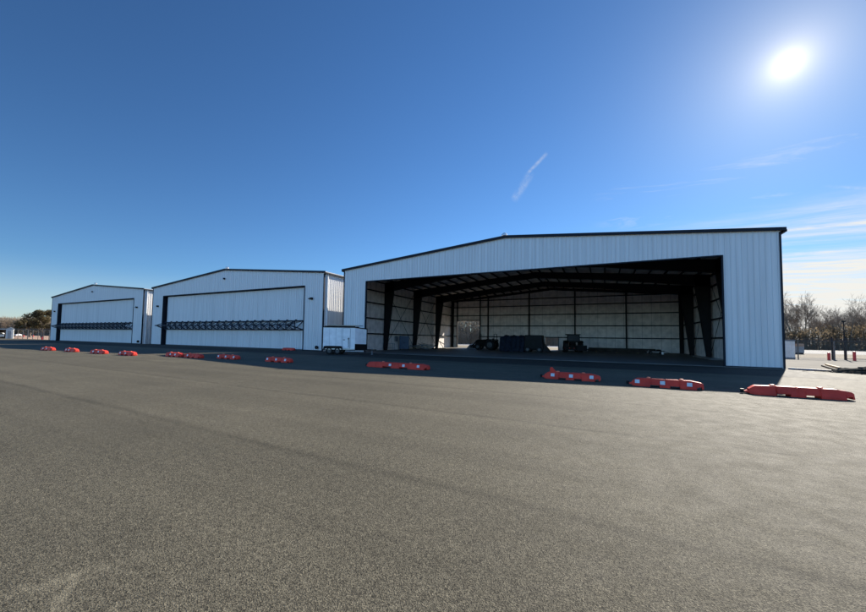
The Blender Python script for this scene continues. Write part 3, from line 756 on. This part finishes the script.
# timber stack along back wall
random.seed(3)
o = empty('timber_stack', (1.7,55.4,.04), 'long low stack of dark timber beams lying before the back wall', 'timber stack')
for j in range(3):
    for i in range(5):
        dx = random.uniform(-.25,.25)
        MB().box(-3.6+dx,3.6+dx,-.8+.32*i,-.8+.32*i+.26,.1+.19*j,.1+.19*j+.16).build('timber', M['darkwood'], o)
for x in (-2.6,0,2.6): MB().box(x-.06,x+.06,-.9,.9,0,.1).build('bearer', M['wood'], o)
# flat cart
o = empty('flat_cart', (6.35,54.0,.04), 'small low flat cart with boxes, right of the timber stack', 'cart')
MB().box(-1.0,.8,-.5,.5,.36,.44).build('deck', M['darkwood'], o)
for x in (-.7,.5):
    for y in (-.45,.45): wheel(o, x, y, .17, .1)
MB().bar((.8,0,.4),(1.5,0,.12),.05).build('drawbar', M['steel'], o)
c_ = MB().box(-.8,-.1,-.3,.3,0,.22).box(.0,.5,-.25,.3,0,.16).build('box', M['black']); c_.location = (6.3,54.0,.04+.442)
tag(c_, 'dark boxes lying on the small flat cart', 'boxes')
c_ = MB().lathe((0,0,0),(0,0,1),[(0,0),(0,.14),(.3,.15),(.34,.15),(.34,0)],16).build('bucket', M['white']); c_.location = (6.9,53.2,.042)
tag(c_, 'small white bucket on the floor in front of the flat cart', 'bucket')
# sheet panels lying along the right wall
o = empty('panel_stack', (9.35,43.6,.04), 'pale metal sheets lying flat along the right inner wall of the hangar', 'sheet stack')
for i in range(4): MB().box(-.45-.03*i,.45-.02*i,-4+.15*i,3.6-.2*i,.03+.03*i,.05+.03*i).build('sheet', M['alu'], o)
for y in (-3,0,3): MB().box(-.5,.5,y-.05,y+.05,0,.03).build('bearer', M['wood'], o)

# ------------------------------------------------------------------ right side yard
def storage_box(loc, rz):
    o = empty('storage_container', loc, 'white metal storage container at the back corner of the open hangar', 'container', rz)
    b = ribbed(-1.5,1.5,.12,lambda s:2.05,lambda s,q,z:(s,-1-q,z),pitch_=.2,depth=.03); b.build('front_side', M['white'], o)
    b = ribbed(-1,1,.12,lambda s:2.05,lambda s,q,z:(1.5+q,s,z),pitch_=.2,depth=.03); b.build('end_side', M['white'], o)
    MB().box(-1.49,1.49,-.99,1.0,.12,2.04).build('shell', M['white'], o)
    MB().box(-1.55,1.55,-1.05,1.05,2.05,2.13).build('roof', M['greysteel'], o)
    MB().box(-1.55,1.55,-1.05,1.05,0,.12).build('skid', M['greysteel'], o)
storage_box((18.0,54.2,0), 0)
o = empty('utility_box', (29.0,78.3,0), 'grey utility box with a tan lid standing beyond the chain link fence', 'utility box', .45)
MB().box(-.6,.6,-.5,.5,.2,1.25).build('case', M['greysteel'], o, bevel=.03)
MB().box(-.55,.55,-.55,.55,1.25,1.7).build('lid', M['soil'], o, bevel=.03)
MB().box(-.55,-.45,-.45,.45,-.03,.2).box(.45,.55,-.45,.45,-.03,.2).build('leg', M['steel'], o)

def fence_run(label, x0, x1, y, h, step, gate=None):
    o = empty('chain_link_fence', (x0, y, 0), label, 'fence', group=None)
    n = int((x1-x0)/step)
    for i in range(n+1):
        x = i*step
        p = MB(); r = .055 if i % 4 else .08; p.tube([(x,0,-.03),(x,0,h+.05)], r, 8); p.build('post', M['fence'], o)
    p = MB(); p.tube([(0,0,h),(n*step,0,h)], .045, 6); p.build('top_rail', M['fence'], o)
    p = MB(); p.quad((0,.05,.03),(n*step,.05,.03),(n*step,.05,h-.02),(0,.05,h-.02)); p.build('mesh', M['mesh'], o)
    b = MB()
    for k in range(3):
        b.tube([(0,-.05-.07*k,h+.1+.1*k),(n*step,-.05-.07*k,h+.1+.1*k)], .012, 4)
    b.build('barbed_wire', M['fence'], o)
    return o
fence_run('chain link fence running right from behind the open hangar', 10.9, 70, 52.4, 2.0, 2.85)
fence_run('chain link fence left of the farthest hangar', -170, -107, 33.5, 2.3, 3.3)
o = empty('chain_link_gate', vw((833-434.7)/346*37.6, 37.6), 'taller dark double gate posts in the chain link fence at the right', 'gate')
for x in (0,1.05): MB().tube([(x,0,0),(x,0,2.5)], .07, 10).build('post', M['steel'], o)
MB().bar((1.05,0,.15),(4.6,0,.15),.05).bar((1.05,0,1.95),(4.6,0,1.95),.05).bar((4.6,0,.1),(4.6,0,2.0),.05).bar((1.05,0,1.0),(4.6,0,1.0),.04).build('gate_frame', M['steel'], o)
def bollard(loc, label, h):
    o = empty('bollard', loc, label, 'bollard', group='red bollards by the fence')
    MB().lathe((0,0,0),(0,0,1),[(0,.0),(0,.12),(h,.12),(h+.05,.08),(h+.07,0)],14).build('post', M['red_paint'], o)
bollard(vw((855-434.7)/346*36, 36), 'red bollard standing at the right end of the fence near the frame edge', .9)
bollard(vw((829.5-434.7)/346*36.5, 36.5), 'red bollard standing left of the gate in the fence', .75)
mast = empty('light_pole', vw((845.5-434.7)/346*37.5, 37.5), 'slim dark pole rising above the fence between the gate and the right red bollard', 'pole')
MB().tube([(0,0,0),(0,0,4.1)], [.07,.05], 8).build('pole', M['steel'], mast); MB().box(-.12,.12,-.1,.1,4.1,4.25).build('lamp_head', M['steel'], mast)

random.seed(12)
o = empty('scrap_pile', (13.6,29.0,.01), 'dark pile of broken sticks and scrap on the sunlit yard at the right edge', 'scrap pile')
b = MB()
for i in range(90):
    x = random.gauss(0,.75); y = random.gauss(0,.45); a = random.gauss(0,.5); l = random.uniform(.5,1.6); z = max(.03, .33*math.exp(-(x*x+y*y))*random.random()+.03); t = random.uniform(-.08,.08)
    b.bar((x-cos(a)*l/2,y-sin(a)*l/2,max(.02,z-t)),(x+cos(a)*l/2,y+sin(a)*l/2,max(.02,z+t)), random.uniform(.02,.06))
tag(b.build('sticks', M['darkwood'], o), kind='stuff')
b = MB()
for i in range(30):
    x = random.gauss(0,.6); y = random.gauss(0,.35); r = random.uniform(.05,.16)
    b.lathe((x,y,.03),(random.uniform(-.5,.5),random.uniform(-.5,.5),1),[(-r*.5,0),(-r*.3,r),(r*.3,r*.8),(r*.6,0)],6)
tag(b.build('rubble', M['machine'], o), kind='stuff')
for k, (a, c, w) in enumerate((((15.1,36.8,.06),(13.45,30.6,.06),.14),((14.75,36.2,.06),(13.1,30.6,.06),.14),((14.85,36.0,.17),(13.5,31.2,.17),.12))):
    q = MB().bar(a, c, w, .1).build('timber_beam', M['wood'] if k != 1 else M['darkwood'])
    tag(q, ['pale timber beam lying on the yard, outermost of three','dark timber beam lying on the yard nearest the hangar corner','pale timber beam resting on top of the other two'][k], 'timber beam', 'timber beams beside the scrap pile')
q = MB().bar((10.75,30.3,.06),(12.9,29.0,.06),.10,.1).build('steel_channel', M['bluebox']); tag(q, 'long thin bluish steel channel lying from the hangar corner to the scrap pile', 'steel channel')

# ------------------------------------------------------------------ left background
p = vw((11.5-434.7)/346*88, 88)
o = empty('shed', (p[0],p[1],-.03), 'small white gabled shed beyond the fence at the left edge', 'shed', 1.30); o.scale = (.75,.75,1)
MB().prism([(-.8,0),(.8,0),(.8,2.5),(0,2.85),(-.8,2.5)], 0, 4).build('wall', M['shed'], o)
MB().prism([(-.95,2.42),(0,2.86),(.95,2.42),(.95,2.50),(0,2.94),(-.95,2.50)], -.2, 4.2).build('roof', M['greysteel'], o)
MB().box(-.4,.35,-.03,.0,.03,2.0).build('door', M['greysteel'], o)
p = vw((8-434.7)/346*93, 93)
o = empty('open_carport', (p[0],p[1],-.03), 'long open carport with pale roof left of the white shed', 'carport', 1.1)
MB().box(-14,0,0,5,2.35,2.55).build('roof', M['shed'], o)
for x in (-13.8,-9.2,-4.6,-.2): MB().box(x-.1,x+.1,.1,.3,0,2.35).build('post', M['darkwood'], o)
MB().box(-14,0,4.9,5,0,2.35).build('back_wall', M['darkwood'], o)
def car(loc, rz, m, label):
    o = empty('parked_car', loc, label, 'car', rz)
    MB().prism([(-2.2,.35),(2.2,.35),(2.25,.8),(1.2,.95),(.6,1.4),(-1.2,1.42),(-1.9,.98),(-2.25,.9)], -.88, .88).build('body', m, o, bevel=.08)
    MB().prism([(1.1,.97),(.58,1.34),(-1.15,1.36),(-1.75,1.0)], -.89, .89).build('window', M['glass'], o)
    for x in (-1.4,1.4):
        for y in (-.82,.82): wheel(o, x, y, .33, .2)
car(vw((2-434.7)/346*95, 95), 1.1, M['white'], 'white car parked under the carport at the left edge')
car(vw((16.5-434.7)/346*135, 135), .3, M['white'], 'white car parked on the field right of the shed')
for i, (u, z, lb) in enumerate(((25.5,128,'red barrel on the bare field, leftmost of three beyond the fence'),(35,132,'red barrel on the bare field, middle one beyond the fence'),(44.5,84,'red barrel beside the fence end near the farthest hangar'))):
    x, y, _ = vw((u-434.7)/346*z, z)
    q = MB().lathe((0,0,0),(0,0,1),[(0,0),(0,.3),(.3,.32),(.32,.3),(.6,.32),(.62,.3),(.9,.3),(.9,0)],14).build('barrel', M['red_paint']); q.location = (x,y,-.02); q.scale = (.7,.7,.7); tag(q, lb, 'barrel', 'red barrels on the bare field')

# ------------------------------------------------------------------ trees
def bare_tree(seed, H):
    rnd = random.Random(seed); tk = MB(); cr = MB()
    def seg(mb, a, b, r0, r1, n):
        mb.tube([a, b], [r0, r1], n, cap=False)
    def grow(p, d, l, r, dep):
        mb = tk if dep < 2 else cr; n = 6 if dep < 2 else 3
        k = 3 if dep < 3 else 2; q = p
        for i in range(k):
            d = (d + Vector((rnd.gauss(0,.09), rnd.gauss(0,.09), rnd.gauss(.03,.05)))).normalized()
            q2 = q + d*(l/k); ra = r*(1-.35*i/k); rb = r*(1-.35*(i+1)/k)
            seg(mb, q, q2, ra, rb, n)
            if dep < 5 and (i > 0 or dep > 0):
                for _ in range(rnd.choice((1,2) if dep < 4 else (1,1,2))):
                    az = rnd.uniform(0, 2*pi); sp = rnd.uniform(.45,.95)
                    t = d.orthogonal().normalized(); t = Matrix.Rotation(az, 3, d) @ t
                    nd = (d*cos(sp)+t*sin(sp)+Vector((0,0,.18))).normalized()
                    grow(q2, nd, l*rnd.uniform(.50,.72), max(.024, rb*.55), dep+1)
            q = q2
        if dep < 5: grow(q, d, l*.72, max(.026, r*.6), dep+1)
    grow(Vector((0,0,-.1)), Vector((rnd.gauss(0,.04), rnd.gauss(0,.04), 1)).normalized(), H*.42, H*.014, 0)
    return tk, cr
variants = []
for i, (s, H) in enumerate(((1,17),(5,19),(9,16),(13,18),(21,15))):
    r = empty('bare_tree', (0,0,0), 'x', 'tree', group='bare winter trees along the far woods')
    tk, cr = bare_tree(s, H); tk.build('trunk', M['bark'], r); cr.build('crown', M['twig'], r); variants.append([r, False])
trnd = random.Random(77); tree_n = 0
def put_tree(x, y, sc, label, v=None):
    global tree_n
    v = variants[tree_n % len(variants)] if v is None else variants[v]
    if not v[1]: o = v[0]; v[1] = True
    else: o = copy_tree(v[0])
    o.location = (x, y, -.05); o.rotation_euler = (0,0,trnd.uniform(0,6.28)); o.scale = (sc*trnd.uniform(.85,1.15), sc*trnd.uniform(.85,1.15), sc)
    o['label'] = label; tree_n += 1; return o
rt = [(787,122,1.0,'bare tree rising right beside the right edge of the open hangar'),
      (797,118,1.12,'tall bare tree, second right of the open hangar'),
      (806,122,1.18,'tallest bare tree right of the open hangar, with pale sunlit twigs'),
      (815,126,1.05,'bare tree just right of the tallest one in the row'),
      (829,128,.95,'bare tree above the left red bollard'),
      (838,121,.88,'bare tree behind the gate posts of the fence'),
      (849,126,.85,'slender bare tree between the gate and the right red bollard'),
      (859,122,.92,'bare tree above the right red bollard'),
      (869,124,1.0,'bare tree cut by the right edge of the picture')]
for u, z, sc, lb in rt:
    lat = (u-434.7)/346*z; p = vw(lat, z); put_tree(p[0], p[1], sc*.86, lb)
for i in range(9):
    z = trnd.uniform(138,156); u = 784+i*10+trnd.uniform(-3,3); p = vw((u-434.7)/346*z, z)
    put_tree(p[0], p[1], trnd.uniform(.72,.95), 'smaller bare tree in the back row of the woods right of the open hangar')
for i in range(10):
    p = (66+i*8+trnd.uniform(-2,2), 146+i*3+trnd.uniform(-6,6)); put_tree(p[0], p[1], trnd.uniform(.75,1.1), 'bare winter tree in the woods beyond the fence and pale road at the right')
for i in range(15):
    x = -72+i*7.2+trnd.uniform(-2,2); put_tree(x, 126+trnd.uniform(-8,14), trnd.uniform(.7,.95), 'bare winter tree in the woods seen through the rear doorways of the open hangar')
# left woods
for i in range(16):
    u = -8+i*4.2; z = trnd.uniform(175,215); p = vw((u-434)/346*z, z); put_tree(p[0], p[1], trnd.uniform(.38,.55), 'low bare tree in the grey thicket beyond the field at the left')

def thicket(name, label, pts, n, hmin, hmax, dep, seed, m, size):
    rnd = random.Random(seed); b = MB()
    L_ = [0]
    for a, c in zip(pts[:-1], pts[1:]): L_.append(L_[-1]+(Vector(c)-Vector(a)).length)
    for _ in range(n):
        t = rnd.uniform(0, L_[-1])
        k = max(i for i in range(len(L_)-1) if L_[i] <= t)
        a = Vector(pts[k]); c = Vector(pts[k+1]); d = (c-a).normalized(); nn = Vector((-d.y, d.x))
        hh = hmin+(hmax-hmin)*(.5+.5*sin(t*.13+seed)*cos(t*.31))*rnd.uniform(.75,1.05)
        q = a+d*(t-L_[k])+nn*rnd.uniform(-dep/2, dep/2)
        if rnd.random() < .25:
            x, y = q; h = hh*rnd.uniform(.8,1.15)
            b.tube([(x,y,-.1),(x+rnd.gauss(0,.3),y+rnd.gauss(0,.3),h)], [.07,.02], 3, cap=False)
        else:
            z = hh*rnd.random()**.8; s = size*rnd.uniform(.5,1.3)
            v = Vector((rnd.gauss(0,1),rnd.gauss(0,1),rnd.gauss(0,1))).normalized(); w = v.orthogonal().normalized()
            w = Matrix.Rotation(rnd.uniform(0,6.28),3,v) @ w; u = v.cross(w)
            c0 = Vector((q.x,q.y,z)); b.poly([c0+w*s, c0+u*s*.45, c0-w*s*.8, c0-u*s*.5])
    return tag(b.build(name, m), label, 'thicket', kind='stuff')
thicket('woods_undergrowth', 'dark leafless undergrowth filling the woods beyond the road', [(-110,128),(-40,142),(20,146),(60,152),(110,165),(200,190)], 46000, 4.5, 8.5, 16, 3, M['brush'], .42)
pl = [vw((u-434)/346*z, z)[:2] for u, z in ((-40,200),(0,195),(30,190),(60,190),(110,200),(160,215))]
thicket('grey_thicket', 'grey brown thicket beyond the field at the left', pl, 36000, 7.6, 10.2, 18, 6, M['thicket'], .5)
thicket('brown_thicket', 'brown thicket behind the open hangar, seen through its rear doorways', [(-90,116),(-30,114),(10,116)], 18000, 8.5, 10.5, 10, 9, M['thicket'], .4)

def evergreen(x, y, H, label, seed, sx=1.):
    rnd = random.Random(seed)
    o = empty('evergreen_tree', (x,y,-.05), label, 'tree')
    t = MB(); t.tube([(0,0,0),(.1,0,H*.35),(0,.1,H*.7)], [.35,.25,.1], 8)
    cl = []
    for i in range(26):
        a = rnd.uniform(0,2*pi); zz = H*rnd.uniform(.22,.97); rr = H*.62*math.sqrt(max(.02,1-((zz/H-.42)/.60)**2))*rnd.uniform(.35,.95)
        c = Vector((cos(a)*rr*sx, sin(a)*rr, zz)); cl.append((c, rnd.uniform(.09,.17)*H)); t.bar((0,0,max(.5,zz*.5)), c, .08)
    t.build('trunk', M['bark'], o)
    b = MB()
    for c, r in cl:
        for _ in range(330):
            d = Vector((rnd.gauss(0,1),rnd.gauss(0,1),rnd.gauss(0,.75))).normalized()*r*rnd.random()**.4
            v = Vector((rnd.gauss(0,1),rnd.gauss(0,1),rnd.gauss(0,1))).normalized(); w = v.orthogonal().normalized(); u = v.cross(w); s = rnd.uniform(.12,.3)
            p = c+d; b.poly([p+w*s, p+u*s*.6, p-w*s, p-u*s*.6])
    b.build('crown', M['leaf'], o)
p = vw((43-434)/346*118, 118); evergreen(p[0], p[1], 9.0, 'big dark round crowned tree left of the farthest hangar', 5, 1.05)
p = vw((31-434)/346*125, 125); evergreen(p[0], p[1], 6.6, 'lower dark tree at the left foot of the big round crowned tree', 6, 1.1)

# ------------------------------------------------------------------ render
S.render.engine = 'CYCLES'
S.view_settings.view_transform = 'Standard'; S.view_settings.look = 'None'
S.view_settings.exposure = 1.15; S.view_settings.gamma = 1; S.view_settings.use_curve_mapping = False
S.cycles.max_bounces = 10; S.cycles.diffuse_bounces = 6; S.cycles.transparent_max_bounces = 16
S.cycles.sample_clamp_indirect = 8
